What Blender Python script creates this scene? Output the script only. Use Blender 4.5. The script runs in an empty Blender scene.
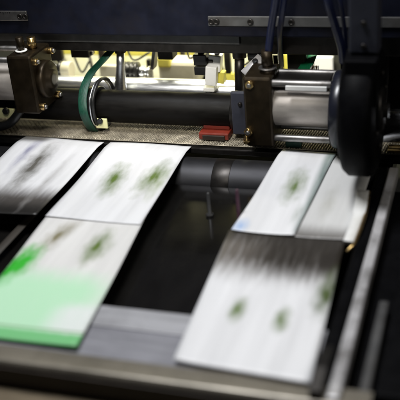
import bpy, bmesh, math, random
from mathutils import Vector, Matrix
random.seed(4)
SC = bpy.context.scene
COL = SC.collection

# ------------------------------------------------------------------ camera
F_PX = 900.0          # focal length in pixels of a 400 px wide picture
CAM_H = 0.65          # metres above the sheet plane (z = 0)
_y = Vector((318, 498, -900)).normalized()
_x = Vector((2870, -200, 900)); _x = (_x - _x.dot(_y) * _y).normalized()
_z = _x.cross(_y)
ROT = Matrix((_x, _y, _z))            # camera axes -> world axes
cam_d = bpy.data.cameras.new('camera')
cam = bpy.data.objects.new('camera', cam_d); COL.objects.link(cam)
cam.matrix_world = Matrix.Translation((0, 0, CAM_H)) @ ROT.to_4x4()
cam_d.sensor_width = 36; cam_d.lens = 36 * F_PX / 400
cam_d.clip_start = 0.05; cam_d.clip_end = 50
cam_d.dof.use_dof = True; cam_d.dof.focus_distance = 1.60; cam_d.dof.aperture_fstop = 3.0
SC.camera = cam
def ray(px, py): return ROT @ Vector((px - 200, 200 - py, -F_PX))
def atz(px, py, z=0.0):
    d = ray(px, py); t = (z - CAM_H) / d.z; return Vector((0, 0, CAM_H)) + d * t
def aty(px, py, y):
    d = ray(px, py); t = y / d.y; return Vector((0, 0, CAM_H)) + d * t
def ext(a, b, c, d, y):               # measured rectangle -> x0, x1, z0, z1 on the plane at depth y
    mx, my = (a + c) / 2, (b + d) / 2
    return aty(a, my, y).x, aty(c, my, y).x, aty(mx, d, y).z, aty(mx, b, y).z

# ------------------------------------------------------------------ world, lamps, exposure
w = bpy.data.worlds.new('World'); SC.world = w; w.use_nodes = True
w.node_tree.nodes['Background'].inputs[0].default_value = (0.80, 0.90, 1.0, 1)
w.node_tree.nodes['Background'].inputs[1].default_value = 0.022
SC.view_settings.view_transform = 'Standard'; SC.view_settings.look = 'None'
SC.view_settings.exposure = 0; SC.view_settings.gamma = 1
def area(name, loc, target, sx, sy, power, col=(1, 1, 1), spread=180):
    l = bpy.data.lights.new(name, 'AREA'); l.shape = 'RECTANGLE'; l.size = sx; l.size_y = sy
    l.energy = power; l.color = col; l.spread = math.radians(spread)
    o = bpy.data.objects.new(name, l); COL.objects.link(o); o.location = loc
    o.rotation_euler = (Vector(target) - Vector(loc)).to_track_quat('-Z', 'Y').to_euler()
    return o
area('workshop_lamp', (-0.55, 1.10, 1.30), (-0.45, 1.02, 0), 0.50, 0.24, 20, (0.97, 0.98, 1.0))
area('rear_lamp', (-0.62, 1.66, 0.55), (-0.62, 1.74, 0.0), 0.9, 0.10, 16, (1.0, 0.95, 0.76))
area('front_fill', (-0.35, 0.62, 0.80), (-0.6, 1.56, 0.09), 0.16, 0.10, 0.62, (1.0, 0.96, 0.88), 34)  # added fill, brightens the white clamp and the machine fronts
area('side_lamp', (0.55, 1.0, 0.75), (-0.3, 1.25, 0.05), 0.10, 0.40, 1.6, (1.0, 0.93, 0.82))

# ------------------------------------------------------------------ materials
def mat(name, col, rough=0.5, metal=0.0, var=0.25, scale=40, stretch=(1, 1, 1), bump=0.0, dirt=None, dirt_amt=0.5, coat=0.0, emit=None, spec=0.5):
    m = bpy.data.materials.new(name); m.use_nodes = True
    nt = m.node_tree; N = nt.nodes; L = nt.links; b = N['Principled BSDF']
    tc = N.new('ShaderNodeTexCoord'); mp = N.new('ShaderNodeMapping'); mp.inputs['Scale'].default_value = stretch
    L.new(tc.outputs['Object'], mp.inputs[0])
    n = N.new('ShaderNodeTexNoise'); n.inputs['Scale'].default_value = scale; n.inputs['Detail'].default_value = 6
    L.new(mp.outputs[0], n.inputs['Vector'])
    r = N.new('ShaderNodeValToRGB'); r.color_ramp.elements[0].position = 0.3; r.color_ramp.elements[1].position = 0.7
    r.color_ramp.elements[0].color = [c * (1 - var) for c in col] + [1]
    r.color_ramp.elements[1].color = [min(1, c * (1 + var)) for c in col] + [1]
    L.new(n.outputs[0], r.inputs[0]); out = r.outputs[0]
    if dirt:
        n2 = N.new('ShaderNodeTexNoise'); n2.inputs['Scale'].default_value = scale * 0.45; n2.inputs['Detail'].default_value = 8
        n2.inputs['Roughness'].default_value = 0.7
        L.new(tc.outputs['Object'], n2.inputs['Vector'])
        r2 = N.new('ShaderNodeValToRGB'); r2.color_ramp.elements[0].position = 0.48; r2.color_ramp.elements[1].position = 0.62
        r2.color_ramp.elements[1].color = (dirt_amt,) * 3 + (1,)
        mx = N.new('ShaderNodeMix'); mx.data_type = 'RGBA'
        L.new(n2.outputs[0], r2.inputs[0]); L.new(r2.outputs[0], mx.inputs[0]); L.new(out, mx.inputs[6])
        mx.inputs[7].default_value = tuple(dirt) + (1,); out = mx.outputs[2]
    L.new(out, b.inputs['Base Color'])
    mr = N.new('ShaderNodeMapRange'); mr.inputs[3].default_value = max(0.02, rough * 0.75); mr.inputs[4].default_value = min(1, rough * 1.3)
    L.new(n.outputs[0], mr.inputs[0]); L.new(mr.outputs[0], b.inputs['Roughness'])
    b.inputs['Metallic'].default_value = metal; b.inputs['Specular IOR Level'].default_value = spec; b.inputs['Coat Weight'].default_value = coat
    if bump:
        bp = N.new('ShaderNodeBump'); bp.inputs['Strength'].default_value = bump; bp.inputs['Distance'].default_value = 0.001
        L.new(n.outputs[0], bp.inputs['Height']); L.new(bp.outputs[0], b.inputs['Normal'])
    if emit:
        b.inputs['Emission Color'].default_value = tuple(emit[:3]) + (1,); b.inputs['Emission Strength'].default_value = emit[3]
    return m
M = {}
M['navy'] = mat('navy_paint', (0.0055, 0.0065, 0.013), 0.5, 0, 0.3, 30, bump=0.1, dirt=(0.009, 0.008, 0.009), spec=0.12)
M['black'] = mat('black_paint', (0.0025, 0.0025, 0.003), 0.5, 0, 0.3, 60, bump=0.1, spec=0.05)
M['arm'] = mat('slate_paint', (0.026, 0.028, 0.040), 0.5, 0, 0.15, 40, bump=0.1, dirt=(0.02, 0.02, 0.025), spec=0.35)
M['gloss'] = mat('glossy_black', (0.006, 0.0055, 0.005), 0.16, 0, 0.3, 12, stretch=(3, 1, 1), coat=0.2)
M['chrome'] = mat('ground_steel', (0.62, 0.63, 0.66), 0.26, 1, 0.12, 60, stretch=(1, 6, 6), bump=0.05)
M['shaft'] = mat('bright_shaft', (0.72, 0.74, 0.78), 0.30, 1, 0.10, 60, stretch=(1, 8, 8), bump=0.05)
M['steel'] = mat('dull_steel', (0.30, 0.29, 0.28), 0.42, 1, 0.25, 50, bump=0.2, dirt=(0.08, 0.06, 0.04))
M['midsteel'] = mat('greyed_steel', (0.085, 0.085, 0.085), 0.45, 0.4, 0.25, 30, dirt=(0.05, 0.045, 0.04))
M['darksteel'] = mat('oiled_steel', (0.036, 0.033, 0.031), 0.38, 0.8, 0.3, 50, bump=0.15, dirt=(0.02, 0.018, 0.015))
M['bronze'] = mat('oily_bronze', (0.026, 0.018, 0.009), 0.42, 0.7, 0.35, 45, bump=0.3, dirt=(0.018, 0.013, 0.008), dirt_amt=0.8)
M['brass'] = mat('brass', (0.55, 0.38, 0.16), 0.28, 1, 0.2, 80, dirt=(0.10, 0.06, 0.03))
M['barrel'] = mat('anodised_barrel', (0.50, 0.46, 0.42), 0.48, 0.7, 0.10, 30, stretch=(1, 4, 4), bump=0.03, dirt=(0.36, 0.31, 0.28), dirt_amt=0.4)
M['rubber'] = mat('black_rubber', (0.008, 0.008, 0.008), 0.35, 0, 0.3, 50)
M['cap'] = mat('dark_blue_enamel', (0.008, 0.009, 0.016), 0.28, 0, 0.2, 40, spec=0.6)
M['matte'] = mat('black_sleeve', (0.004, 0.0035, 0.003), 0.5, 0, 0.3, 40, stretch=(1, 5, 5), spec=0.10, bump=0.1)
M['tape'] = mat('brown_tape', (0.030, 0.025, 0.019), 0.6, 0, 0.3, 40, stretch=(1, .3, 1))
M['dullchrome'] = mat('worn_roller_steel', (0.034, 0.034, 0.037), 0.5, 0.8, 0.3, 14, stretch=(1, 3, 3), dirt=(0.04, 0.04, 0.045))
M['green'] = mat('green_strap', (0.003, 0.050, 0.028), 0.5, 0, 0.35, 220, stretch=(3, .6, .6), bump=0.5, dirt=(0.002, 0.02, 0.014))
M['blue'] = mat('blue_hose', (0.003, 0.006, 0.030), 0.4, 0, 0.2, 60)
M['yellow'] = mat('yellow_paint', (0.62, 0.55, 0.09), 0.45, 0, 0.15, 30, dirt=(0.30, 0.26, 0.08))
M['yellowglow'] = mat('pale_yellow_plastic', (0.80, 0.78, 0.42), 0.5, 0, 0.1, 40)
M['cream'] = mat('cream_paint', (0.46, 0.43, 0.33), 0.5, 0, 0.08, 20, dirt=(0.36, 0.32, 0.22), dirt_amt=0.5)
M['white'] = mat('white_enamel', (0.80, 0.80, 0.78), 0.4, 0, 0.05, 30, dirt=(0.5, 0.48, 0.40), dirt_amt=0.3)
M['pale'] = mat('pale_yellow_enamel', (0.82, 0.81, 0.62), 0.5, 0, 0.08, 9, dirt=(0.80, 0.74, 0.20), dirt_amt=0.9)
M['red'] = mat('red_plastic', (0.17, 0.02, 0.010), 0.4, 0, 0.25, 60, dirt=(0.12, 0.03, 0.02))
M['mesh'] = mat('woven_wire', (0.40, 0.355, 0.27), 0.45, 0.3, 0.3, 25, dirt=(0.13, 0.11, 0.08), dirt_amt=0.75)
M['plate2'] = mat('pale_plate', (0.36, 0.36, 0.38), 0.45, 0.2, 0.15, 22, stretch=(0.5, 10, 10), dirt=(0.24, 0.24, 0.25), dirt_amt=0.6)  # lighter grey than the main plate, for the strip along its rear
M['reflection_red'] = mat('reflection_purple', (0.07, 0.028, 0.045), 0.5)  # tint of a reflection streak, put into the colour of a pin
M['plate'] = mat('brushed_plate', (0.25, 0.25, 0.275), 0.42, 0.25, 0.12, 25, stretch=(0.6, 10, 10), bump=0.1, dirt=(0.19, 0.19, 0.21), dirt_amt=0.5)
M['edge'] = mat('worn_edge', (0.20, 0.18, 0.145), 0.36, 0.35, 0.14, 25, stretch=(0.6, 8, 8), dirt=(0.09, 0.08, 0.06))
M['apron'] = mat('brown_enamel', (0.022, 0.015, 0.010), 0.45, 0, 0.3, 25, bump=0.1)
M['ledge'] = mat('tan_ledge', (0.13, 0.10, 0.06), 0.5, 0.2, 0.2, 25, stretch=(1, 6, 1))
M['rail'] = mat('polished_rail', (0.66, 0.65, 0.66), 0.3, 0.4, 0.2, 18, stretch=(2, 0.4, 1), dirt=(0.12, 0.11, 0.10), dirt_amt=0.75)
M['floor'] = mat('dark_floor', (0.02, 0.02, 0.02), 0.8)
M['far'] = mat('far_machinery', (0.035, 0.035, 0.026), 0.6, 0, 0.5, 12)

# ------------------------------------------------------------------ mesh helpers
class MB:
    def __init__(s): s.bm = bmesh.new()
    def box(s, x0, x1, y0, y1, z0, z1, rot=None, bev=0.0):
        g = bmesh.ops.create_cube(s.bm, size=1.0)['verts']
        c = Vector(((x0 + x1) / 2, (y0 + y1) / 2, (z0 + z1) / 2))
        for v in g:
            p = Vector((v.co.x * abs(x1 - x0), v.co.y * abs(y1 - y0), v.co.z * abs(z1 - z0)))
            if rot is not None: p = rot @ p
            v.co = p + c
        if bev:
            es = list({e for v in g for e in v.link_edges})
            bmesh.ops.bevel(s.bm, geom=es, offset=bev, segments=2, affect='EDGES', profile=0.5)
        return s
    def lathe(s, p0, p1, prof, seg=48):     # prof: (t along p0-p1 in metres, radius)
        p0 = Vector(p0); d = (Vector(p1) - p0).normalized()
        a = d.orthogonal().normalized(); b = d.cross(a)
        rings = []
        for t, r in prof:
            rings.append([s.bm.verts.new(p0 + d * t + (a * math.cos(2 * math.pi * k / seg) + b * math.sin(2 * math.pi * k / seg)) * max(r, 1e-5)) for k in range(seg)])
        for i in range(len(rings) - 1):
            for k in range(seg):
                f = s.bm.faces.new((rings[i][k], rings[i][(k + 1) % seg], rings[i + 1][(k + 1) % seg], rings[i + 1][k])); f.smooth = True
        s.bm.faces.new(rings[0][::-1]); s.bm.faces.new(rings[-1])
        return s
    def cyl(s, p0, p1, r, seg=40, bev=0.0012):
        L = (Vector(p1) - Vector(p0)).length; b = min(bev, r * 0.4, L * 0.3)
        return s.lathe(p0, p1, [(0, r - b), (b * .3, r - b * .3), (b, r), (L - b, r), (L - b * .3, r - b * .3), (L, r - b)], seg)
    def tube(s, pts, r, seg=12):
        pts = [Vector(p) for p in pts]; rings = []; up = None
        for i, p in enumerate(pts):
            d = (pts[min(i + 1, len(pts) - 1)] - pts[max(i - 1, 0)]).normalized()
            if up is None: up = d.orthogonal().normalized()
            up = (up - up.dot(d) * d).normalized(); b = d.cross(up)
            rr = r[i] if isinstance(r, (list, tuple)) else r
            rings.append([s.bm.verts.new(p + (up * math.cos(2 * math.pi * k / seg) + b * math.sin(2 * math.pi * k / seg)) * rr) for k in range(seg)])
        for i in range(len(rings) - 1):
            for k in range(seg):
                f = s.bm.faces.new((rings[i][k], rings[i][(k + 1) % seg], rings[i + 1][(k + 1) % seg], rings[i + 1][k])); f.smooth = True
        s.bm.faces.new(rings[0][::-1]); s.bm.faces.new(rings[-1])
        return s
    def ribbon(s, pts, wid, thick, wdir=Vector((1, 0, 0))):   # flat strap with real thickness
        pts = [Vector(p) for p in pts]; rows = []
        for i, p in enumerate(pts):
            d = (pts[min(i + 1, len(pts) - 1)] - pts[max(i - 1, 0)]).normalized()
            ww = wid[i] if isinstance(wid, (list, tuple)) else wid
            wd = wdir[i] if isinstance(wdir, list) else wdir
            u = (wd - wd.dot(d) * d).normalized(); n = d.cross(u)
            q = []
            for a, b in ((-.5, -.3), (-.46, -.5), (.46, -.5), (.5, -.3), (.5, .3), (.46, .5), (-.46, .5), (-.5, .3)):
                q.append(s.bm.verts.new(p + u * a * ww + n * b * thick))
            rows.append(q)
        for i in range(len(rows) - 1):
            for k in range(8):
                f = s.bm.faces.new((rows[i][k], rows[i][(k + 1) % 8], rows[i + 1][(k + 1) % 8], rows[i + 1][k])); f.smooth = True
        s.bm.faces.new(rows[0][::-1]); s.bm.faces.new(rows[-1])
        return s
    def prism_x(s, poly, x0, x1):     # polygon in (y, z) extruded along x
        a = [s.bm.verts.new((x0, y, z)) for y, z in poly]; b = [s.bm.verts.new((x1, y, z)) for y, z in poly]
        n = len(poly)
        for k in range(n): s.bm.faces.new((a[k], a[(k + 1) % n], b[(k + 1) % n], b[k]))
        s.bm.faces.new(a[::-1]); s.bm.faces.new(b); return s
WORLD = {}
def obj(name, mb, m, parent=None, origin=None):
    bm = mb.bm; bmesh.ops.recalc_face_normals(bm, faces=bm.faces)
    xs = [v.co for v in bm.verts]
    if origin is None:
        origin = Vector(((min(c.x for c in xs) + max(c.x for c in xs)) / 2, (min(c.y for c in xs) + max(c.y for c in xs)) / 2, min(c.z for c in xs)))
    origin = Vector(origin)
    bmesh.ops.translate(bm, verts=bm.verts, vec=-origin)
    me = bpy.data.meshes.new(name); bm.to_mesh(me); bm.free()
    me.materials.append(m)
    o = bpy.data.objects.new(name, me); COL.objects.link(o)
    WORLD[o.name] = origin
    if parent is not None:
        o.parent = parent; o.location = origin - WORLD[parent.name]
    else: o.location = origin
    return o
def tag(o, label, cat, group=None):
    o['label'] = label; o['category'] = cat
    if group: o['group'] = group
    return o
def thing(name, loc, label, cat, group=None):
    o = bpy.data.objects.new(name, None); COL.objects.link(o); o.location = loc; o.empty_display_size = 0.02
    WORLD[o.name] = Vector(loc); return tag(o, label, cat, group)
def struct(o): o['kind'] = 'structure'; return o
def bez(pts, n=10):                    # Catmull-Rom through points
    P = [Vector(p) for p in pts]; P = [P[0] * 2 - P[1]] + P + [P[-1] * 2 - P[-2]]; out = []
    for i in range(1, len(P) - 2):
        for k in range(n):
            t = k / n; a, b, c, d = P[i - 1], P[i], P[i + 1], P[i + 2]
            out.append(0.5 * ((2 * b) + (c - a) * t + (2 * a - 5 * b + 4 * c - d) * t * t + (3 * b - a - 3 * c + d) * t ** 3))
    out.append(P[-2]); return out

# ------------------------------------------------------------------ the setting
struct(obj('floor', MB().box(-4, 3, -1, 5, -0.95, -0.90), M['floor']))
struct(obj('background', MB().box(-4, 3, 3.0, 3.05, -0.9, 2.2), M['floor']))

# ------------------------------------------------------------------ the table the sheets run onto
tb = thing('delivery_table', (-0.5, 1.0, -0.20), 'press delivery table with dark glossy bed and grey front plate beneath the sheets', 'machine table')
obj('bed', MB().box(-1.05, -0.150, 0.886, 1.50, -0.060, -0.030), M['gloss'], tb)
fp = MB(); pl = [(0.778, -0.003), (0.874, -0.003), (0.882, -0.0045), (0.886, -0.010), (0.886, -0.058), (0.778, -0.058)]
fp.prism_x(pl, -1.05, -0.168); obj('front_plate', fp, M['plate'], tb)
obj('plate_step', MB().box(-1.05, -0.168, 0.838, 0.881, -0.0035, -0.0012, bev=0.001), M['plate2'], tb)
pr = [(0.7775, -0.001), (0.7775, -0.03), (0.744, -0.03), (0.744, -0.0055)] + [(0.7505 - 0.0065 * math.cos(a), -0.0055 + 0.0065 * math.sin(a)) for a in (0.3, 0.7, 1.1, 1.5)]
obj('front_rail', MB().prism_x(pr, -1.05, -0.10), M['edge'], tb)
obj('apron', MB().box(-1.05, -0.05, 0.7465, 0.7775, -0.30, -0.0305), M['apron'], tb)
obj('apron_face', MB().box(-1.05, -0.05, 0.7415, 0.746, -0.034, -0.0075), M['apron'], tb)
obj('lower_ledge', MB().box(-1.05, -0.05, 0.66, 0.746, -0.048, -0.0345, bev=0.003), M['ledge'], tb)

for x in (-0.800, -0.690, -0.612, -0.520, -0.318, -0.200):
    obj('conveyor_tape', MB().ribbon([(x, 0.890, -0.016), (x, 1.05, -0.0165), (x, 1.285, -0.016)], 0.014, 0.0016), M['tape'], tb)
for px, py, h, m_ in ((210, 216, 0.042, 'midsteel'), (240, 233, 0.075, 'reflection_red')):  # pins added to stand in for reflection streaks in the glossy bed
    q = atz(px, py, -0.03); obj('reflection_pin', MB().lathe((q.x, q.y, -0.0302), (q.x, q.y, 1), [(0, .006), (.004, .006), (.006, .0026), (h - .002, .0026), (h, .0012)], 20), M[m_], tb)
# front transverse roller and woven feed belt
rl = thing('feed_roller', (-0.6, 1.327, -0.1), 'dark grey steel feed roller across the rear of the dark bed, sheets leaving over it', 'roller')
obj('roller_body', MB().cyl((-1.05, 1.327, -0.047), (-0.150, 1.327, -0.047), 0.0455, 72), M['dullchrome'], rl)
for x in (-0.424,):
    obj('highlight_band', MB().cyl((x - 0.016, 1.327, -0.047), (x + 0.016, 1.327, -0.047), 0.0459, 72), M['darksteel'], rl)  # band added in place of the highlight on the roller
mbm = MB(); y0, y1 = 1.384, 1.60
nx = 190; ny = 44
for i in range(nx):
    x = -1.04 + 0.90 * i / nx
    pts = []
    for j in range(ny + 1):
        y = y0 + (y1 - y0) * j / ny
        pts.append((x + 0.10 * (y - y0), y, 0.0012 + 0.0009 * (1 if (i + j) % 2 else -1)))
    mbm.tube(pts, 0.0015, 6)
for j in range(ny + 1):
    y = y0 + (y1 - y0) * (j + 0.0) / ny
    mbm.tube([(-1.04, y, 0.0008), (-0.13, y, 0.0008)], 0.0010, 5)
fb = thing('feed_belt', (-0.6, 1.48, -0.02), 'tan woven wire feed belt crossing the machine behind the sheets', 'conveyor belt')
obj('wire_weave', mbm, M['mesh'], fb)
obj('belt_backing', MB().box(-1.05, -0.12, 1.376, 1.60, -0.014, -0.003, bev=0.002), M['darksteel'], fb)

# ------------------------------------------------------------------ printed sheets
def sheet_mat(name, base, blobs, washes, o):
    m = bpy.data.materials.new(name); m.use_nodes = True
    nt = m.node_tree; N = nt.nodes; L = nt.links; b = N['Principled BSDF']
    b.inputs['Roughness'].default_value = 0.42
    geo = N.new('ShaderNodeTexCoord')
    def math_(op, a, b_=None, c=None, clamp=False):
        n = N.new('ShaderNodeMath'); n.operation = op; n.use_clamp = clamp
        for i, v in enumerate((a, b_, c)):
            if v is None: continue
            if isinstance(v, (int, float)): n.inputs[i].default_value = v
            else: L.new(v, n.inputs[i])
        return n.outputs[0]
    # streaky ink: noise stretched along the running direction
    mp = N.new('ShaderNodeMapping'); mp.inputs['Scale'].default_value = (150, 16, 1); L.new(geo.outputs['Object'], mp.inputs[0])
    ns = N.new('ShaderNodeTexNoise'); ns.inputs['Scale'].default_value = 1; ns.inputs['Detail'].default_value = 4; L.new(mp.outputs[0], ns.inputs['Vector'])
    mp2 = N.new('ShaderNodeMapping'); mp2.inputs['Scale'].default_value = (70, 34, 1); mp2.inputs['Rotation'].default_value = (0, 0, 0.35); L.new(geo.outputs['Object'], mp2.inputs[0])
    nb = N.new('ShaderNodeTexNoise'); nb.inputs['Scale'].default_value = 1; nb.inputs['Detail'].default_value = 5; L.new(mp2.outputs[0], nb.inputs['Vector'])
    sp = N.new('ShaderNodeSeparateXYZ'); L.new(geo.outputs['Object'], sp.inputs[0])
    X, Y = sp.outputs[0], sp.outputs[1]
    mp3 = N.new('ShaderNodeMapping'); mp3.inputs['Scale'].default_value = (45, 3, 1); L.new(geo.outputs['Object'], mp3.inputs[0])
    n3 = N.new('ShaderNodeTexNoise'); n3.inputs['Scale'].default_value = 1; n3.inputs['Detail'].default_value = 3; L.new(mp3.outputs[0], n3.inputs['Vector'])
    r3 = N.new('ShaderNodeValToRGB'); r3.color_ramp.elements[0].position = 0.3; r3.color_ramp.elements[1].position = 0.65
    r3.color_ramp.elements[0].color = [c * 0.86 for c in base] + [1]; r3.color_ramp.elements[1].color = list(base) + [1]
    L.new(n3.outputs[0], r3.inputs[0]); cur = r3.outputs[0]
    def over(cur, mask, col):
        mx = N.new('ShaderNodeMix'); mx.data_type = 'RGBA'; L.new(mask, mx.inputs[0]); L.new(cur, mx.inputs[6]); mx.inputs[7].default_value = tuple(col) + (1,)
        return mx.outputs[2]
    for (x0, x1, y0, y1, soft, col, st) in washes:          # printed panels; soft = (x soft, y soft)
        sx, sy = soft
        jit = math_('MULTIPLY_ADD', ns.outputs[0], sy * 0.5, -sy * 0.25)
        Yj = math_('ADD', Y, jit)
        a = math_('MULTIPLY', math_('SUBTRACT', X, x0 - o.x), 1 / sx, clamp=True)
        c = math_('MULTIPLY', math_('SUBTRACT', x1 - o.x, X), 1 / sx, clamp=True)
        d = math_('MULTIPLY', math_('SUBTRACT', Yj, y0 - o.y), 1 / sy, clamp=True)
        e = math_('MULTIPLY', math_('SUBTRACT', y1 - o.y, Yj), 1 / sy, clamp=True)
        k = math_('MULTIPLY', math_('MULTIPLY', a, c), math_('MULTIPLY', d, e))
        k = math_('MULTIPLY', math_('MULTIPLY', k, k), math_('MULTIPLY_ADD', k, -2.0, 3.0))
        k = math_('MULTIPLY', k, math_('MULTIPLY_ADD', ns.outputs[0], 0.6, st - 0.32, clamp=True))
        cur = over(cur, k, col)
    for (cx, cy, rx, ry, ang, col, st) in blobs:            # soft-edged printed plants
        ca, sa = math.cos(ang), math.sin(ang)
        dx = math_('SUBTRACT', X, cx - o.x); dy = math_('SUBTRACT', Y, cy - o.y)
        u = math_('ADD', math_('MULTIPLY', dx, ca / rx), math_('MULTIPLY', dy, sa / rx))
        v = math_('ADD', math_('MULTIPLY', dx, -sa / ry), math_('MULTIPLY', dy, ca / ry))
        r = math_('SQRT', math_('ADD', math_('MULTIPLY', u, u), math_('MULTIPLY', v, v)))
        r = math_('ADD', r, math_('MULTIPLY_ADD', nb.outputs[0], 0.9, -0.45))
        k = math_('SUBTRACT', 1.0, r, clamp=True)
        k = math_('MULTIPLY', math_('POWER', k, 1.2), math_('MULTIPLY_ADD', ns.outputs[0], 1.2, st - 0.6), clamp=True)
        cur = over(cur, k, col)
    L.new(cur, b.inputs['Base Color'])
    bp = N.new('ShaderNodeBump'); bp.inputs['Strength'].default_value = 0.15; bp.inputs['Distance'].default_value = 0.002
    L.new(nb.outputs[0], bp.inputs['Height']); L.new(bp.outputs[0], b.inputs['Normal'])
    return m
def sheet(corners, z, label, base=(0.79, 0.79, 0.80), blobs=(), washes=(), wave=0.0019, ph=0.0, lift=0.0015):
    # corners: far-left, far-right, near-right, near-left as (x, y)
    bm = bmesh.new(); nx_, ny_ = 20, 44; T = 0.00035
    fl, fr, nr, nl = [Vector((a, b, 0)) for a, b in corners]
    cx = sum(c[0] for c in corners) / 4; cy = sum(c[1] for c in corners) / 4
    lay = []
    for s in (1, 0):
        g = []
        for j in range(ny_ + 1):
            v = j / ny_; row = []
            for i in range(nx_ + 1):
                u = i / nx_
                p = (fl * (1 - u) + fr * u) * (1 - v) + (nl * (1 - u) + nr * u) * v
                zz = z + wave * (math.sin(24 * p.y + 1) * 0.6 + math.sin(26 * p.x + 17 * p.y) * 0.6 + 1.2) + lift * (abs(2 * u - 1) ** 3) * v
                if p.y > 1.345: zz -= (p.y - 1.345) * 0.12
                row.append(bm.verts.new((p.x, p.y, zz + T * s)))
            g.append(row)
        lay.append(g)
    for s, g in enumerate(lay):
        for j in range(ny_):
            for i in range(nx_):
                q = (g[j][i], g[j][i + 1], g[j + 1][i + 1], g[j + 1][i])
                f = bm.faces.new(q if s else q[::-1]); f.smooth = True
    A, B = lay
    for j in range(ny_):
        bm.faces.new((A[j][0], A[j + 1][0], B[j + 1][0], B[j][0])); bm.faces.new((A[j][nx_], B[j][nx_], B[j + 1][nx_], A[j + 1][nx_]))
    for i in range(nx_):
        bm.faces.new((A[0][i], B[0][i], B[0][i + 1], A[0][i + 1])); bm.faces.new((A[ny_][i], A[ny_][i + 1], B[ny_][i + 1], B[ny_][i]))
    mb = MB.__new__(MB); mb.bm = bm
    org = Vector((cx, cy, z))
    o = obj('printed_sheet', mb, sheet_mat('printed_paper', base, blobs, washes, org), None, org)
    return tag(o, label, 'printed sheet', 'printed sheets running over the press table')
OL = (0.10, 0.16, 0.03); DG = (0.05, 0.09, 0.02); GR = (0.035, 0.42, 0.03); WASH = (0.085, 0.075, 0.065)
LG = (0.40, 0.72, 0.44)
# left lane
sheet([(-0.832, 1.392), (-0.668, 1.376), (-0.660, 1.085), (-0.826, 1.085)], 0.0005,
      'white sheet with blurry grey print at the far left, its near end dark',
      blobs=[(-0.752, 1.255, 0.026, 0.13, 0.05, (0.12, 0.115, 0.10), 1.15), (-0.79, 1.31, 0.014, 0.10, 0.0, (0.30, 0.30, 0.40), 0.9), (-0.70, 1.20, 0.012, 0.12, 0.0, (0.35, 0.34, 0.33), 0.7)],
      washes=[(-0.95, -0.60, 1.00, 1.195, (0.02, 0.06), (0.075, 0.068, 0.062), 1.05), (-0.95, -0.60, 0.90, 1.145, (0.02, 0.05), (0.012, 0.011, 0.010), 1.1)], ph=1.0)
# middle lane
sheet([(-0.655, 1.376), (-0.500, 1.378), (-0.4865, 1.085), (-0.645, 1.085)], 0.0009,
      'white sheet with two olive green plant prints beside the steel feed roller', lift=0,
      blobs=[(-0.588, 1.228, 0.026, 0.078, 0.12, OL, 1.05), (-0.522, 1.240, 0.029, 0.078, -0.1, OL, 1.1), (-0.505, 1.21, 0.014, 0.07, 0.0, (0.3, 0.36, 0.22), 0.6)], ph=0.3)
sheet([(-0.647, 1.115), (-0.4885, 1.115), (-0.456, 0.784), (-0.625, 0.784)], 0.0005,
      'long sheet with pale green tint and bright green band at its front edge',
      base=(0.74, 0.73, 0.71),
      blobs=[(-0.528, 1.015, 0.024, 0.064, 0.0, OL, 1.1), (-0.600, 1.035, 0.022, 0.075, -0.2, (0.20, 0.18, 0.10), 0.9),
             (-0.622, 0.955, 0.030, 0.068, -0.12, GR, 1.5)],
      washes=[(-0.80, -0.435, 0.70, 0.965, (0.07, 0.06), (0.47, 0.75, 0.51), 1.05), (-0.535, -0.42, 0.79, 0.885, (0.04, 0.03), (0.72, 0.75, 0.73), 0.9), (-0.80, -0.40, 0.70, 0.811, (0.004, 0.008), (0.17, 0.50, 0.20), 1.15),
              (-0.80, -0.40, 0.8095, 0.8145, (0.004, 0.002), (0.18, 0.33, 0.16), 0.9)], wave=0.0010, ph=2.2)
# right lane
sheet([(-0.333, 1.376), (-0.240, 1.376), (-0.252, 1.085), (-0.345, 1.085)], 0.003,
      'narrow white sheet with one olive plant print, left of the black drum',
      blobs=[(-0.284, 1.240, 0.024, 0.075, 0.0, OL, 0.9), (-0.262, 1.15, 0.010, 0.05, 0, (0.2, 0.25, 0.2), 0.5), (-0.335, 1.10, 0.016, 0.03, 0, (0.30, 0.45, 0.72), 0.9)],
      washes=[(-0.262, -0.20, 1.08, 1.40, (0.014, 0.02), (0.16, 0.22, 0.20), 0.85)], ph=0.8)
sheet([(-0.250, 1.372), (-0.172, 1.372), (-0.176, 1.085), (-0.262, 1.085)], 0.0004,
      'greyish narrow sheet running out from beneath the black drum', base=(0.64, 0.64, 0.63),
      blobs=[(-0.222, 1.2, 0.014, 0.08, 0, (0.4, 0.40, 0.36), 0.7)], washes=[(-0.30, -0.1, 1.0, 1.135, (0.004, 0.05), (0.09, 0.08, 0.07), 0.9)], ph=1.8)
sheet([(-0.350, 1.090), (-0.180, 1.090), (-0.168, 0.772), (-0.332, 0.784)], 0.0005,
      'white sheet at front right with two small green plant prints and dark far end',
      blobs=[(-0.285, 0.898, 0.014, 0.036, 0, OL, 1.15), (-0.226, 0.886, 0.014, 0.038, 0, OL, 1.15), (-0.182, 0.955, 0.022, 0.075, 0, (0.07, 0.10, 0.03), 1.2)],
      washes=[(-0.45, -0.10, 0.945, 1.30, (0.004, 0.085), (0.13, 0.115, 0.10), 1.0), (-0.335, -0.10, 0.965, 1.30, (0.075, 0.06), (0.020, 0.016, 0.012), 0.95), (-0.45, -0.10, 1.045, 1.30, (0.004, 0.04), (0.03, 0.026, 0.022), 0.75)], wave=0.0014, ph=3.0)

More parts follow.
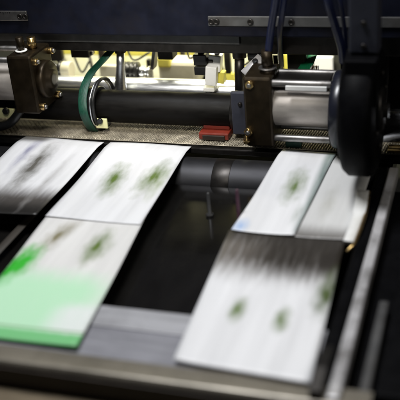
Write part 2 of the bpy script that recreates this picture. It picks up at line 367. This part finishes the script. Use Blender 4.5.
# ------------------------------------------------------------------ side rails at the right
GRL = 'guide rails along the right of the table'
bl = thing('side_frame', (-0.1, 1.1, -0.1), 'black side frame of the table at the right edge, with bars running along it', 'machine frame')
obj('frame_plate', MB().box(-0.1665, 0.02, 0.7785, 1.295, -0.060, -0.022, bev=0.002), M['black'], bl)
obj('frame_bar', MB().box(-0.1655, -0.1500, 0.79, 1.33, -0.0215, 0.004, bev=0.003), M['black'], bl)
obj('frame_bar', MB().box(-0.098, 0.0, 0.77, 1.36, -0.0215, 0.002, bev=0.003), M['black'], bl)
def railthing(x0, x1, y0, y1, z1, m, label):
    t = thing('guide_rail', ((x0 + x1) / 2, (y0 + y1) / 2, -0.022), label, 'guide rail', GRL)
    obj('bar', MB().box(x0, x1, y0, y1, -0.016, z1, bev=0.0025), m, t)
    for k in range(5):
        yy = y0 + 0.06 + k * (y1 - y0 - 0.12) / 4
        obj('support_foot', MB().box(x0 + 0.003, x1 - 0.003, yy - 0.01, yy + 0.01, -0.0215, -0.0162), M['darksteel'], t)
railthing(-0.1470, -0.1325, 0.752, 1.325, 0.006, M['rail'], 'bright polished guide rail running the full length of the right side')
railthing(-0.1160, -0.1040, 0.752, 0.96, -0.004, M['midsteel'], 'dull grey guide rail, outermost one at the lower right corner')
t = tag(obj('guide_finger', MB().prism_x([(0.752, 0.0), (0.752, 0.012), (0.79, 0.016), (0.845, 0.004), (0.845, 0.0)], -0.1655, -0.153), M['darksteel']), 'dark grey wedge finger beside the front corner of the right sheet', 'guide finger')
# bright curved stop with brass edge
st = thing('sheet_stop', (-0.175, 1.17, 0), 'bright curved metal sheet stop with brass edge below the black drum', 'sheet stop')
pts = bez([atz(363, 192, 0.008), atz(360, 210, 0.010), atz(354, 228, 0.009), atz(348, 243, 0.004)], 6)
obj('shoe', MB().ribbon(pts, [0.019] * 8 + [0.015] * 11, 0.006), M['white'], st)
obj('brass_edge', MB().tube([p + Vector((0.010, 0, 0.001)) for p in pts] + [atz(346.5, 252, 0.003)], 0.0020, 8), M['brass'], st)

# ------------------------------------------------------------------ overhead beam
bx0, bx1, bz0, bz1 = ext(0, -30, 260, 38, 1.42)
bm_ = thing('cross_beam', (-0.6, 1.45, bz0), 'dark navy painted cross beam spanning the top of the picture', 'machine beam')
obj('beam_body', MB().box(-1.15, 0.25, 1.42, 1.50, 0.1875, 0.42, bev=0.003), M['navy'], bm_)
def slotplate(a, c, b, d, holes):
    x0, _, z0, z1 = ext(a, b, c, d, 1.4165); x1 = ext(a, b, c, d, 1.4165)[1]
    p = obj('slotted_plate', MB().box(x0, x1, 1.4165, 1.4195, z0, z1, bev=0.0012), M['steel' if a < 0 else 'midsteel'], bm_)
    zc = (z0 + z1) / 2
    for hx in holes:
        q = aty(hx, (b + d) / 2, 1.412)
        obj('bolt', MB().lathe((q.x, 1.4160, zc), (q.x, 1.40, zc), [(0, .0052), (.003, .0052), (.0036, .0046), (.0037, .0028), (.0022, .0026)], 24), M['darksteel'], p)
    return p, x0, x1, z0, z1
p, x0, x1, z0, z1 = slotplate(-20, 27, 11, 21, (19, 24.5))
tk = MB()
for k in range(14):
    xx = x0 + 0.004 + k * 0.0045
    tk.box(xx - 0.0004, xx + 0.0004, 1.4158, 1.4163, z1 - (0.006 if k % 5 == 0 else 0.004), z1 - 0.0015)
obj('scale_marks', tk, M['black'], p)
slotplate(208, 460, 17, 27.5, (211, 216, 250, 291))
lx0, lx1, lz0, lz1 = ext(0, 38, 260, 47, 1.47)
obj('lower_flange', MB().box(-1.15, 0.2, 1.455, 1.52, lz0 - 0.004, 0.187, bev=0.002), M['darksteel'], bm_)
obj('flange_strip', MB().box(-1.15, -0.42, 1.4505, 1.4545, 0.164, 0.1865, bev=0.001), M['midsteel'], bm_)

# ------------------------------------------------------------------ bright background machinery seen in the gap
bg = thing('rear_guard_panel', (-0.62, 1.86, -0.25), 'bright white and yellow guard panel glowing in lamp light behind the cylinders', 'machine guard')
obj('panel', MB().box(-1.02, -0.44, 1.86, 1.87, -0.25, 0.30), M['pale'], bg)
def gp(name, r, y, th, m, parent, bev=0.0015):
    x0, x1, z0, z1 = ext(*r, y); return obj(name, MB().box(x0, x1, y, y + th, z0, z1, bev=bev), m, parent)
gp('yellow_strip', (60, 50, 200, 56, ), 1.80, 0.01, M['yellow'], bg)
gp('yellow_strip', (186, 74, 330, 82), 1.79, 0.01, M['yellow'], bg)
pc = thing('far_press_cabinet', (-0.35, 1.95, -0.3), 'dark far machinery behind the right air cylinder', 'machine cabinet')
obj('cabinet_body', MB().box(-0.43, 0.35, 1.90, 1.98, -0.3, 0.4), M['far'], pc)
gp('white_window', (314, 57, 333, 76), 1.88, 0.012, M['white'], pc)
gp('yellow_cover', (272, 54, 289, 80), 1.86, 0.03, M['yellow'], pc)
gp('yellow_cover', (243, 52, 258, 84), 1.87, 0.02, M['yellow'], pc)
ob = thing('far_press_cabinet', (-1.05, 1.85, -0.3), 'dim far machinery at the left behind the brass fittings', 'machine cabinet')
x0, x1, z0, z1 = ext(-60, 20, 56, 100, 1.84)
obj('cabinet_body', MB().box(x0, x1, 1.80, 1.855, -0.2, 0.3), M['far'], ob)
bk = thing('rear_bracket_row', aty(110, 60, 1.72), 'row of dark steel brackets and thin rods in front of the bright rear panel', 'brackets')
for rr_, m_ in (((46, 44, 62, 66), 'darksteel'), ((62, 60, 66, 80), 'steel'), ((98, 48, 104, 60), 'apron'), ((147, 60, 151, 82), 'darksteel'), ((180, 48, 184, 62), 'apron'), ((224, 50, 230, 74), 'darksteel'), ((196, 74, 206, 84), 'darksteel')):
    gp('bracket', rr_, 1.72, 0.012, M[m_], bk)
for a_, b_ in (((88, 50), (96, 84)), ((168, 48), (160, 66)), ((217, 50), (226, 84))):
    obj('rod', MB().cyl(aty(*a_, 1.70), aty(*b_, 1.70), 0.0035, 12), M['steel'], bk)
for a_, b_, c_ in (((126, 46), (134, 60), (150, 52)), ((186, 46), (190, 58), (200, 50)), ((230, 46), (240, 66), (256, 56)), ((74, 56), (82, 72), (90, 60))):
    obj('cable', MB().tube(bez([aty(*a_, 1.69), aty(*b_, 1.68), aty(*c_, 1.69)], 8), 0.0022, 8), M['rubber'], bk)
gp('cross_rod_plate', (100, 66, 122, 84), 1.735, 0.012, M['cream'], bk)
# cream casing
cc = thing('cream_casing', aty(175, 80, 1.66), 'cream rounded casing behind the bright shaft, between bellows and black clamp block', 'machine casing')
x0, x1, z0, z1 = ext(158, 62, 197, 86, 1.66)
obj('casing_body', MB().box(x0, x1, 1.66, 1.71, z0, z1, bev=0.008), M['cream'], cc)
gp('yellow_cap', (157, 58, 170, 68), 1.655, 0.02, M['yellow'], cc, 0.004)

# ------------------------------------------------------------------ shafts
q = aty(170, 108, 1.44); 
ds = thing('dark_shaft', (q.x, 1.44, q.z - 0.03), 'thick black shaft running through the green strap above the belt', 'shaft')
obj('shaft_body', MB().cyl((-1.06, 1.44, 0.0445), (-0.418, 1.44, 0.0445), 0.0305, 64), M['matte'], ds)
xc = aty(101, 108, 1.44).x
obj('collar', MB().cyl((xc - 0.018, 1.44, 0.0445), (xc + 0.002, 1.44, 0.0445), 0.0365, 48), M['rubber'], ds)
xe = aty(236, 108, 1.44).x
obj('collar', MB().cyl((xe - 0.003, 1.44, 0.0445), (xe + 0.020, 1.44, 0.0445), 0.0365, 48), M['darksteel'], ds)
zc = aty(170, 89, 1.54).z
cs = thing('bright_shaft', (-0.65, 1.54, zc - 0.03), 'shiny steel shaft just behind and above the black shaft', 'shaft')
obj('shaft_body', MB().cyl((-1.06, 1.54, zc), (-0.40, 1.54, zc), 0.0205, 64), M['shaft'], cs)

# grey end bracket at right of the dark shaft
eb = thing('end_bracket', aty(239, 135, 1.405), 'blue grey steel bracket holding the right end of the black shaft', 'bracket')
x0, x1, z0, z1 = ext(232, 92, 246, 134, 1.405)
obj('bracket_plate', MB().box(x0, x1, 1.402, 1.412, z0, z1, bev=0.002), M['arm'], eb)
q = aty(240, 104, 1.40); obj('bolt', MB().cyl((q.x, 1.4018, q.z), (q.x, 1.396, q.z), 0.004, 6), M['darksteel'], eb)

# ------------------------------------------------------------------ air cylinders
def ycap(x0, x1, z0, z1, y0, y1, m, parent, name='end_cap'):
    return obj(name, MB().box(x0, x1, y0, y1, z0, z1, bev=0.004), m, parent)
def fitting(px, py0, py1, y, parent, r=0.0075, m='brass', collar='steel'):
    a = aty(px, py1, y); b = aty(px, py0, y); h = b.z - a.z
    f = obj('fitting', MB().lathe(a, a + Vector((0, 0, h)), [(0, r * 1.15), (h * .30, r * 1.15), (h * .32, r * .75), (h * .45, r * .75), (h * .47, r), (h, r * .9)], 6 if m == 'bronze' else 24), M[m], parent)
    obj('washer', MB().cyl(a + Vector((0, 0, h * .3)), a + Vector((0, 0, h * .36)), r * 1.35, 24), M[collar], f)
    return f
# left
GA = 'air cylinders with square bolted end caps'
x0, x1, z0, z1 = ext(12, 56, 37, 113, 1.35)
la = thing('air_cylinder', (x0, 1.38, z0), 'left air cylinder with dark oily end cap and brass bolts, cut by the picture edge', 'air cylinder', GA)
ycap(x0, x1 - 0.002, z0, z1, 1.345, 1.425, M['bronze'], la)
cy, cz = 1.385, (z0 + z1) / 2
g = obj('gland', MB().lathe((x1 - 0.003, cy, cz), (1, cy, cz), [(0, .034), (.010, .034), (.013, .031), (.013, .018), (.020, .017), (.020, .008)], 48), M['bronze'], la)
for sy, sz in ((-1, -1), (-1, 1), (1, -1), (1, 1)):
    yb, zb = cy + sy * 0.031, cz + sz * (z1 - z0) * 0.39
    b_ = obj('bolt', MB().cyl((x1 - 0.003, yb, zb), (x1 + 0.006, yb, zb), 0.0068, 6, 0.0008), M['brass'], la)
    obj('nut', MB().lathe((x1 + 0.0055, yb, zb), (1, yb, zb), [(0, .004), (.004, .004), (.005, .003)], 16), M['steel'], b_)
obj('barrel', MB().cyl((x0 - 0.25, cy, cz - 0.006), (x0 + 0.001, cy, cz - 0.006), 0.036, 56), M['barrel'], la)
for sy, sz in ((-1, 1), (1, 1)):
    obj('tie_rod', MB().cyl((x0 - 0.25, cy + sy * 0.031, cz + sz * 0.045), (x0 + 0.001, cy + sy * 0.031, cz + sz * 0.045), 0.0055, 16), M['steel'], la)
fitting(22.5, 37, 57, 1.37, la, 0.008, 'bronze', 'white'); fitting(34, 37, 56, 1.39, la, 0.0085, 'brass')
# right
x0, x1, z0, z1 = ext(245, 77, 273, 146, 1.36)
ra = thing('air_cylinder', (x0, 1.39, z0), 'right air cylinder with light grey barrel between tie rods, beside the black drum', 'air cylinder', GA)
ycap(x0, x1, z0, z1, 1.355, 1.43, M['bronze'], ra)
cy, cz = 1.392, aty(300, 113, 1.36).z
bx0_, bx1_, bz0_, bz1_ = ext(273, 93, 329, 131, 1.36)
obj('barrel', MB().cyl((x1 - 0.001, cy, cz), (bx1_ + 0.004, cy, cz), 0.0345, 64), M['barrel'], ra)
for sy, sz in ((-1, 1), (-1, -1), (1, 1), (1, -1)):
    obj('tie_rod', MB().cyl((x1 - 0.001, cy + sy * 0.026, cz + sz * 0.049), (bx1_ + 0.004, cy + sy * 0.026, cz + sz * 0.049), 0.0062, 20), M['steel'], ra)
tz = aty(300, 83.5, 1.37).z
obj('top_cover', MB().box(x1 + 0.001, bx1_, 1.375, 1.42, tz - 0.006, tz + 0.004, bev=0.002), M['darksteel'], ra)
q = aty(286, 88, 1.36)
obj('label_strip', MB().box(q.x, bx1_ - 0.002, 1.3545, 1.3585, aty(300, 91, 1.3545).z, aty(300, 86.5, 1.3545).z, bev=0.001), M['white'], ra)
obj('end_cap', MB().lathe((bx1_ + 0.003, cy, cz - 0.004), (1, cy, cz - 0.004), [(0, .062), (.004, .066), (.020, .067), (.028, .062), (.028, .02)], 64), M['cap'], ra)
fitting(268, 50, 76, 1.385, ra, 0.0115, 'bronze', 'steel')
for px, py in ((250, 84), (249, 131)):
    q = aty(px, py, 1.354); b_ = obj('bolt', MB().cyl((q.x, 1.3555, q.z), (q.x, 1.347, q.z), 0.0075, 6, 0.0008), M['brass'], ra)
    obj('nut', MB().cyl((q.x, 1.3475, q.z), (q.x, 1.343, q.z), 0.0038, 14), M['steel'], b_)
q = aty(247, 143, 1.352); obj('grease_nipple', MB().lathe(q, q + Vector((0, 0, 1)), [(0, .006), (.006, .006), (.008, .004), (.012, .0035), (.014, .002)], 12), M['brass'], ra)

# ------------------------------------------------------------------ posts
GP = 'posts standing between the beam and the bright shaft'
def post(px, py0, py1, y, wt, wb, m, capm, label, tilt=0):
    a = aty(px + tilt, py1, y); b = aty(px, py0, y)
    t = thing('support_post', a, label, 'post', GP)
    d = (b - a); L = d.length
    obj('rod', MB().lathe(a, b, [(0, wb * 1.0), (L * .15, wb), (L * .7, wt * .82), (L * .98, wt * .8)], 32), M[m], t)
    e = b + Vector((0, 0, 0.022))
    obj('cap', MB().cyl(b - Vector((0, 0, 0.001)), e, wt * 1.18, 8), M[capm], t)
post(120.5, 52, 93, 1.49, 0.0095, 0.0118, 'shaft', 'bronze', 'slim polished post with brown cap just right of the green strap')
post(239.5, 57, 101, 1.49, 0.0112, 0.0085, 'darksteel', 'apron', 'dark brown tapering post beside the white clamp')
# hanging blocks
GH = 'dark blocks hanging below the beam'
def hang(r, y, th, m, label, name='hanging_block', stem=True):
    x0, x1, z0, z1 = ext(*r, y); t = thing(name, ((x0 + x1) / 2, y, z0), label, 'block', GH)
    obj('block', MB().box(x0, x1, y, y + th, z0, z1, bev=0.002), M[m], t)
    if stem: obj('stem', MB().cyl(((x0 + x1) / 2, y + th / 2, z1 - 0.001), ((x0 + x1) / 2, y + th / 2, 0.186), 0.006, 20), M['darksteel'], t)
    return t, x0, x1, z0, z1
t, x0, x1, z0, z1 = hang((70, 42, 88, 58), 1.50, 0.03, 'apron', 'dark brown block under the beam left of the green strap')
obj('side_pin', MB().cyl((x1 - .001, 1.512, z0 + .006), (x1 + .004, 1.512, z0 + .006), 0.004, 16), M['steel'], t)
t, x0, x1, z0, z1 = hang((193, 55, 206, 66), 1.50, 0.025, 'rubber', 'black stacked clamp block between the cream casing and the white clamp')
obj('block', MB().box(x0 + 0.0005, x1 - 0.001, 1.499, 1.524, z0 - 0.018, z0 - 0.0015, bev=0.0015), M['rubber'], t)
obj('knuckle', MB().cyl((x1 - 0.001, 1.51, z0 + 0.008), (x1 + 0.012, 1.51, z0 + 0.008), 0.006, 18), M['darksteel'], t)
t, x0, x1, z0, z1 = hang((287, 48, 306, 70), 1.50, 0.03, 'rubber', 'black block between the yellow cover and the green ribbon')
t, x0, x1, z0, z1 = hang((157, 44, 172, 60), 1.53, 0.03, 'darksteel', 'angular steel bracket under the beam above the bellows', 'hanging_bracket', True)
obj('angled_leg', MB().box(x0 - 0.012, x0 - 0.006, 1.53, 1.55, z0 - 0.02, z1, rot=Matrix.Rotation(0.22, 3, 'Y')), M['steel'], t)
# white clamp
wc = thing('white_clamp', aty(210, 96, 1.50), 'white enamel clamp arm gripping the bright shaft', 'clamp')
R = Matrix.Rotation(0.12, 3, 'Y')
def gb(name, r, y, th, m, par, rot=None, bev=0.0015):
    x0, x1, z0, z1 = ext(*r, y); return obj(name, MB().box(x0, x1, y, y + th, z0, z1, rot=rot, bev=bev), m, par)
gb('upper_arm', (208, 56, 220, 72), 1.505, 0.02, M['white'], wc, R)
gb('lower_arm', (205, 67, 216, 86), 1.492, 0.014, M['white'], wc, R)
gb('foot', (203, 88, 214, 92), 1.500, 0.02, M['white'], wc)
gb('foot_screw', (206, 92, 210, 97), 1.498, 0.012, M['rubber'], wc)
gb('yellow_shim', (216, 72, 224, 84), 1.51, 0.015, M['yellow'], wc, R)
gb('hinge_pin', (214, 50, 219, 55), 1.51, 0.008, M['steel'], wc)
# ring nut (yellow/black) right of dark post
yn = thing('yellow_ring', aty(247, 84, 1.57), 'yellow ring with black centre right of the brown post', 'ring')
q = aty(245, 76, 1.57)
ring = MB().lathe((q.x, 1.56, q.z), (q.x, 2, q.z), [(0, .008), (0, .018), (.002, .020), (.012, .020), (.012, .008)], 32)
obj('ring_body', ring, M['yellow'], yn); obj('hub', MB().cyl((q.x, 1.555, q.z), (q.x, 1.575, q.z), 0.0085, 24), M['rubber'], yn)
# slanted lever clamp
lc = thing('lever_clamp', aty(250, 76, 1.43), 'silver slanted lever with slot, left of the blue hose fitting', 'lever')
a, b = aty(245, 75, 1.43), aty(262, 58, 1.45)
obj('lever_arm', MB().ribbon([a, (a * .5 + b * .5), b], 0.020, 0.008, Vector((0.8, -0.2, -0.3))), M['rail'], lc)
m_ = a * .35 + b * .65; obj('slot_bolt', MB().cyl(m_ + Vector((0, -0.003, 0.004)), m_ + Vector((0, -0.006, 0.009)), 0.005, 18), M['rubber'], lc)
q = aty(257, 55, 1.47); obj('knob', MB().lathe(q - Vector((.016, 0, 0)), q + Vector((1, 0, 0)), [(0, .006), (.002, .011), (.03, .012), (.036, .008)], 28), M['rubber'], lc)
# rubber bellows coupling
q0, q1 = aty(122, 71, 1.58), aty(150, 71, 1.58)
bc = thing('bellows_coupling', ((q0.x + q1.x) / 2, 1.58, q0.z - .03), 'black ribbed rubber coupling with steel end, right of the slim post', 'coupling')
L = q1.x - q0.x; prof = [(0, .010)]
for k in range(4):
    s0 = k * L * 0.155
    prof += [(s0 + L * .02, .014), (s0 + L * .05, .0195), (s0 + L * .11, .0195), (s0 + L * .145, .014)]
prof += [(L * .64, .010)]
obj('bellows', MB().lathe((q0.x, 1.58, q0.z), (q1.x, 1.58, q0.z), prof, 40), M['rubber'], bc)
obj('steel_end', MB().lathe((q0.x + L * .64, 1.58, q0.z - 0.002), (q1.x + 1, 1.58, q0.z - 0.002), [(0, .012), (L * .06, .014), (L * .2, .014), (L * .22, .010), (L * .3, .010), (L * .31, .013), (L * .38, .013)], 32), M['chrome'], bc)
# small coupling left of the strap
q0, q1 = aty(50, 69, 1.58), aty(70, 69, 1.58); L = q1.x - q0.x
sc_ = thing('small_coupling', ((q0.x + q1.x) / 2, 1.58, q0.z - .02), 'small black and cream coupling between the left cylinder and the green strap', 'coupling')
obj('hub', MB().lathe((q0.x, 1.58, q0.z), (q1.x + 1, 1.58, q0.z), [(0, .008), (.003, .016), (L * .3, .017), (L * .34, .012), (L * .5, .012), (L * .53, .017), (L * .65, .016)], 32), M['rubber'], sc_)
obj('collar', MB().cyl((q0.x + L * .66, 1.58, q0.z), (q1.x + .004, 1.58, q0.z), 0.0165, 32), M['cream'], sc_)
obj('screw', MB().cyl((q0.x + L * .30, 1.565, q0.z + .004), (q0.x + L * .30, 1.56, q0.z + .004), 0.0035, 12), M['chrome'], sc_)

# ------------------------------------------------------------------ green straps
gs = thing('green_strap', aty(92, 134, 1.41), 'dark green strap looped round the left of the black shaft', 'strap')
loop = [aty(119, 44, 1.50), aty(110, 52, 1.49), aty(101, 62, 1.475), aty(91, 73, 1.45), aty(84.5, 87, 1.42), aty(82.5, 101, 1.40), aty(84, 114, 1.39), aty(89, 125, 1.40), aty(94, 131, 1.415), aty(100, 131.5, 1.44)]
wd = Vector((1, 0.0, 0.0)); ww = Vector((0.75, 0.25, 0.45)).normalized()
lp = bez(loop, 8); n = len(lp)
obj('strap_band', MB().ribbon(lp, [0.013 + 0.004 * min(1, i / 20) for i in range(n)], 0.0026, [ww.lerp(wd, min(1, i / 30)).normalized() for i in range(n)]), M['green'], gs)
inner = bez([aty(111, 92, 1.482), aty(108, 84, 1.475), aty(102, 79, 1.45), aty(95, 83, 1.42), aty(90, 98, 1.395), aty(90.5, 112, 1.39), aty(94, 124, 1.40), aty(101, 129, 1.425), aty(107, 124, 1.45)], 8)
obj('wire_edge', MB().tube(inner, 0.0014, 8), M['shaft'], gs)
obj('inner_band', MB().tube([p + Vector((0.0045, 0.004, 0)) for p in inner], 0.0034, 10), M['rubber'], gs)
yg = thing('yellow_clip', aty(98, 130, 1.47), 'pale yellow notched clip inside the green strap loop', 'clip')
q = aty(101, 123, 1.404)
obj('clip_plate', MB().box(q.x - 0.011, q.x + 0.012, 1.404, 1.408, q.z - 0.011, q.z + 0.008, bev=0.001), M['yellowglow'], yg)
obj('clip_screw', MB().cyl((q.x, 1.4035, q.z + .005), (q.x, 1.398, q.z + .005), 0.0055, 16), M['rubber'], yg)
# left lower loop with yellow glimpse
bh = thing('black_hose_loop', aty(5, 128, 1.38), 'black hose loop with a yellow clip at the left edge below the barrel', 'hose')
obj('hose', MB().tube(bez([aty(-12, 127, 1.375), aty(0, 126.5, 1.375), aty(10, 123, 1.375), aty(18, 114, 1.38), aty(22, 104, 1.39)], 8), 0.0085, 14), M['rubber'], bh)
x0, x1, z0, z1 = ext(-4, 109, 14, 118, 1.384)
obj('hose_clip', MB().box(x0, x1, 1.384, 1.39, z0, z1, bev=0.001), M['yellowglow'], bh)
q = aty(6, 111, 1.38); obj('clip_screw', MB().cyl((q.x, 1.3835, q.z), (q.x, 1.376, q.z), 0.0065, 16), M['rubber'], bh)
# right ribbon
gr = thing('green_ribbon', aty(303, 82, 1.46), 'bright green ribbon hanging behind the right air cylinder', 'strap')
obj('ribbon_band', MB().ribbon(bez([aty(314, 40, 1.535), aty(312, 50, 1.53), aty(308, 62, 1.50), aty(302, 71, 1.48), aty(292, 80, 1.46)], 8), 0.025, 0.0025, Vector((0.9, 0.1, 0.3))), mat('bright_green_strap', (0.006, 0.19, 0.075), 0.5, 0, 0.4, 260, stretch=(4, .4, .4), bump=0.4), gr)
gt = thing('green_tag', aty(296, 152, 1.39), 'small dark green tag standing on the belt below the right barrel', 'tag')
obj('tag_plate', MB().box(*[aty(294, 147, 1.39).x + d for d in (-0.014, 0.014)], 1.384, 1.398, 0.0035, 0.0150, bev=0.002), M['green'], gt)
x0, x1 = aty(287, 80, 1.42).x, aty(297, 73, 1.42).x
sm = thing('brass_wire_bundle', aty(310, 80, 1.45), 'thin brass and white wires behind the top of the right barrel', 'wires')
for k in range(5):
    obj('wire', MB().tube(bez([aty(306 + k * 3, 80, 1.44), aty(308 + k * 2.6, 74, 1.45), aty(312 + k * 1.5, 66, 1.47)], 5), 0.0013, 6), M['brass' if k % 2 else 'white'], sm)
obj('terminal_block', MB().box(*[aty(321, 79, 1.45).x + d for d in (-0.014, 0.016)], 1.45, 1.47, aty(321, 82, 1.45).z, aty(321, 77.5, 1.45).z, bev=0.001), M['white'], sm)

# ------------------------------------------------------------------ hoses
def hose(pts, r, label, m='blue'):
    return tag(obj('air_hose', MB().tube(bez(pts, 8), r, 14), M[m]), label, 'hose', 'blue air hoses coming down from above')
hose([aty(279, -20, 1.34), aty(275, 5, 1.36), aty(271, 30, 1.38), aty(268.5, 52, 1.385)], 0.0065, 'blue air hose running down into the bronze fitting')
hose([aty(287, -20, 1.36), aty(283, 10, 1.37), aty(280, 30, 1.40), aty(280, 46, 1.44), aty(281, 66, 1.48)], 0.005, 'faint dark blue air hose just right of the one on the bronze fitting')
hose([aty(324, -20, 1.33), aty(329, 5, 1.33), aty(335, 25, 1.34), aty(341, 45, 1.35), aty(343, 62, 1.36)], 0.0065, 'blue air hose slanting down beside the slate arm')
hose([aty(336, -20, 1.35), aty(341, 5, 1.35), aty(344, 25, 1.36), aty(346, 50, 1.37)], 0.0035, 'thin blue air hose hugging the slate arm')

# ------------------------------------------------------------------ red clip on belt
x0, x1, z0, z1 = ext(204, 124, 233, 146, 1.43)
rc = thing('red_guide_block', ((x0 + x1) / 2, 1.42, 0.003), 'small red plastic block sitting on the woven belt', 'block')
obj('block_base', MB().box(x0, x1, 1.400, 1.432, 0.0035, 0.016, bev=0.002), M['red'], rc)
obj('block_top', MB().box(x0 + 0.004, x1 - 0.002, 1.418, 1.436, 0.0155, 0.026, bev=0.002), M['red'], rc)
obj('wear_plate', MB().box(x0 + 0.008, x1 - 0.006, 1.396, 1.4015, 0.004, 0.013, bev=0.001), M['apron'], rc)

# ------------------------------------------------------------------ slate arm with black drum
x0, x1, z0, z1 = ext(347, 0, 378, 56, 1.22)
ar = thing('drum_arm', ((x0 + x1) / 2, 1.24, -0.02), 'large black drum hanging from a slate grey arm at the right', 'drum')
az = aty(360, 57, 1.22).z
obj('arm', MB().box(x0, x1, 1.232, 1.262, az, 0.55, bev=0.003), M['arm'], ar)
rz = (aty(357, 56, 1.22).z - aty(357, 184, 1.22).z) / 2
zc = (aty(357, 56, 1.22).z + aty(357, 184, 1.22).z) / 2
dx0, dx1 = aty(340, 118, 1.22).x, aty(375, 118, 1.22).x
obj('drum', MB().lathe((dx0, 1.27, zc), (1, 1.27, zc), [(0, rz * .80), (.004, rz * .93), (.012, rz), (dx1 - dx0 - .010, rz), (dx1 - dx0 - .004, rz * .97), (dx1 - dx0, rz * .9), (dx1 - dx0, .03)], 96), M['black'], ar)
obj('clamp_plate', MB().box(x0 - 0.003, x1 + 0.001, 1.205, 1.2315, zc + 0.03, az - 0.001, bev=0.003), M['black'], ar)

obj('hub', MB().lathe((dx1 - .002, 1.27, zc), (1, 1.27, zc), [(0, .034), (.006, .034), (.009, .030), (.009, .012), (.016, .011)], 40), M['darksteel'], ar)
for k in range(6):
    a = k * math.pi / 3 + 0.3; yb, zb = 1.27 + 0.055 * math.cos(a), zc + 0.055 * math.sin(a)
    obj('bolt', MB().cyl((dx1 - .001, yb, zb), (dx1 + .005, yb, zb), .005, 6), M['darksteel'], ar)
for zb in (az + 0.012, az + 0.045):
    obj('bolt', MB().cyl(((x0 + x1) / 2, 1.2325, zb), ((x0 + x1) / 2, 1.228, zb), .0045, 6), M['darksteel'], ar)

# ------------------------------------------------------------------ right-hand machinery
fr = thing('right_frame', (-0.02, 1.55, -0.05), 'dark machine frame filling the right edge behind the black drum', 'machine frame')
xl = aty(338, 80, 1.50).x
obj('frame_plate', MB().box(xl, 0.25, 1.525, 1.56, -0.05, 0.4, bev=0.002), M['black'], fr)
q = aty(372, 33, 1.50); obj('frame_ledge', MB().box(q.x + .0, 0.2, 1.50, 1.524, q.z - 0.008, q.z + 0.004, bev=0.002), M['darksteel'], fr)
obj('gusset', MB().prism_x([(1.524, 0.13), (1.524, 0.02), (1.47, 0.02)], aty(385, 80, 1.5).x, aty(386, 80, 1.5).x + 0.004), M['darksteel'], fr)
q = aty(392, 126, 1.36)
rr = thing('small_roller', (q.x, 1.36, q.z - .03), 'small shiny steel roller end at the right edge beside the drum', 'roller')
xa = aty(372, 126, 1.36).x
obj('roller_core', MB().lathe((xa, 1.36, q.z), (1, 1.36, q.z), [(0, .016), (.010, .018), (.016, .027), (.30, .027)], 48), M['chrome'], rr)
q2 = aty(392, 150, 1.36)
obj('brass_ring', MB().cyl((aty(388, 150, 1.36).x, 1.365, q2.z), (aty(388, 150, 1.36).x + .2, 1.365, q2.z), 0.007, 24), M['brass'], rr)
obj('black_journal', MB().cyl((xa + .004, 1.38, q.z + .004), (xa + .014, 1.38, q.z + .004), 0.034, 40), M['rubber'], rr)
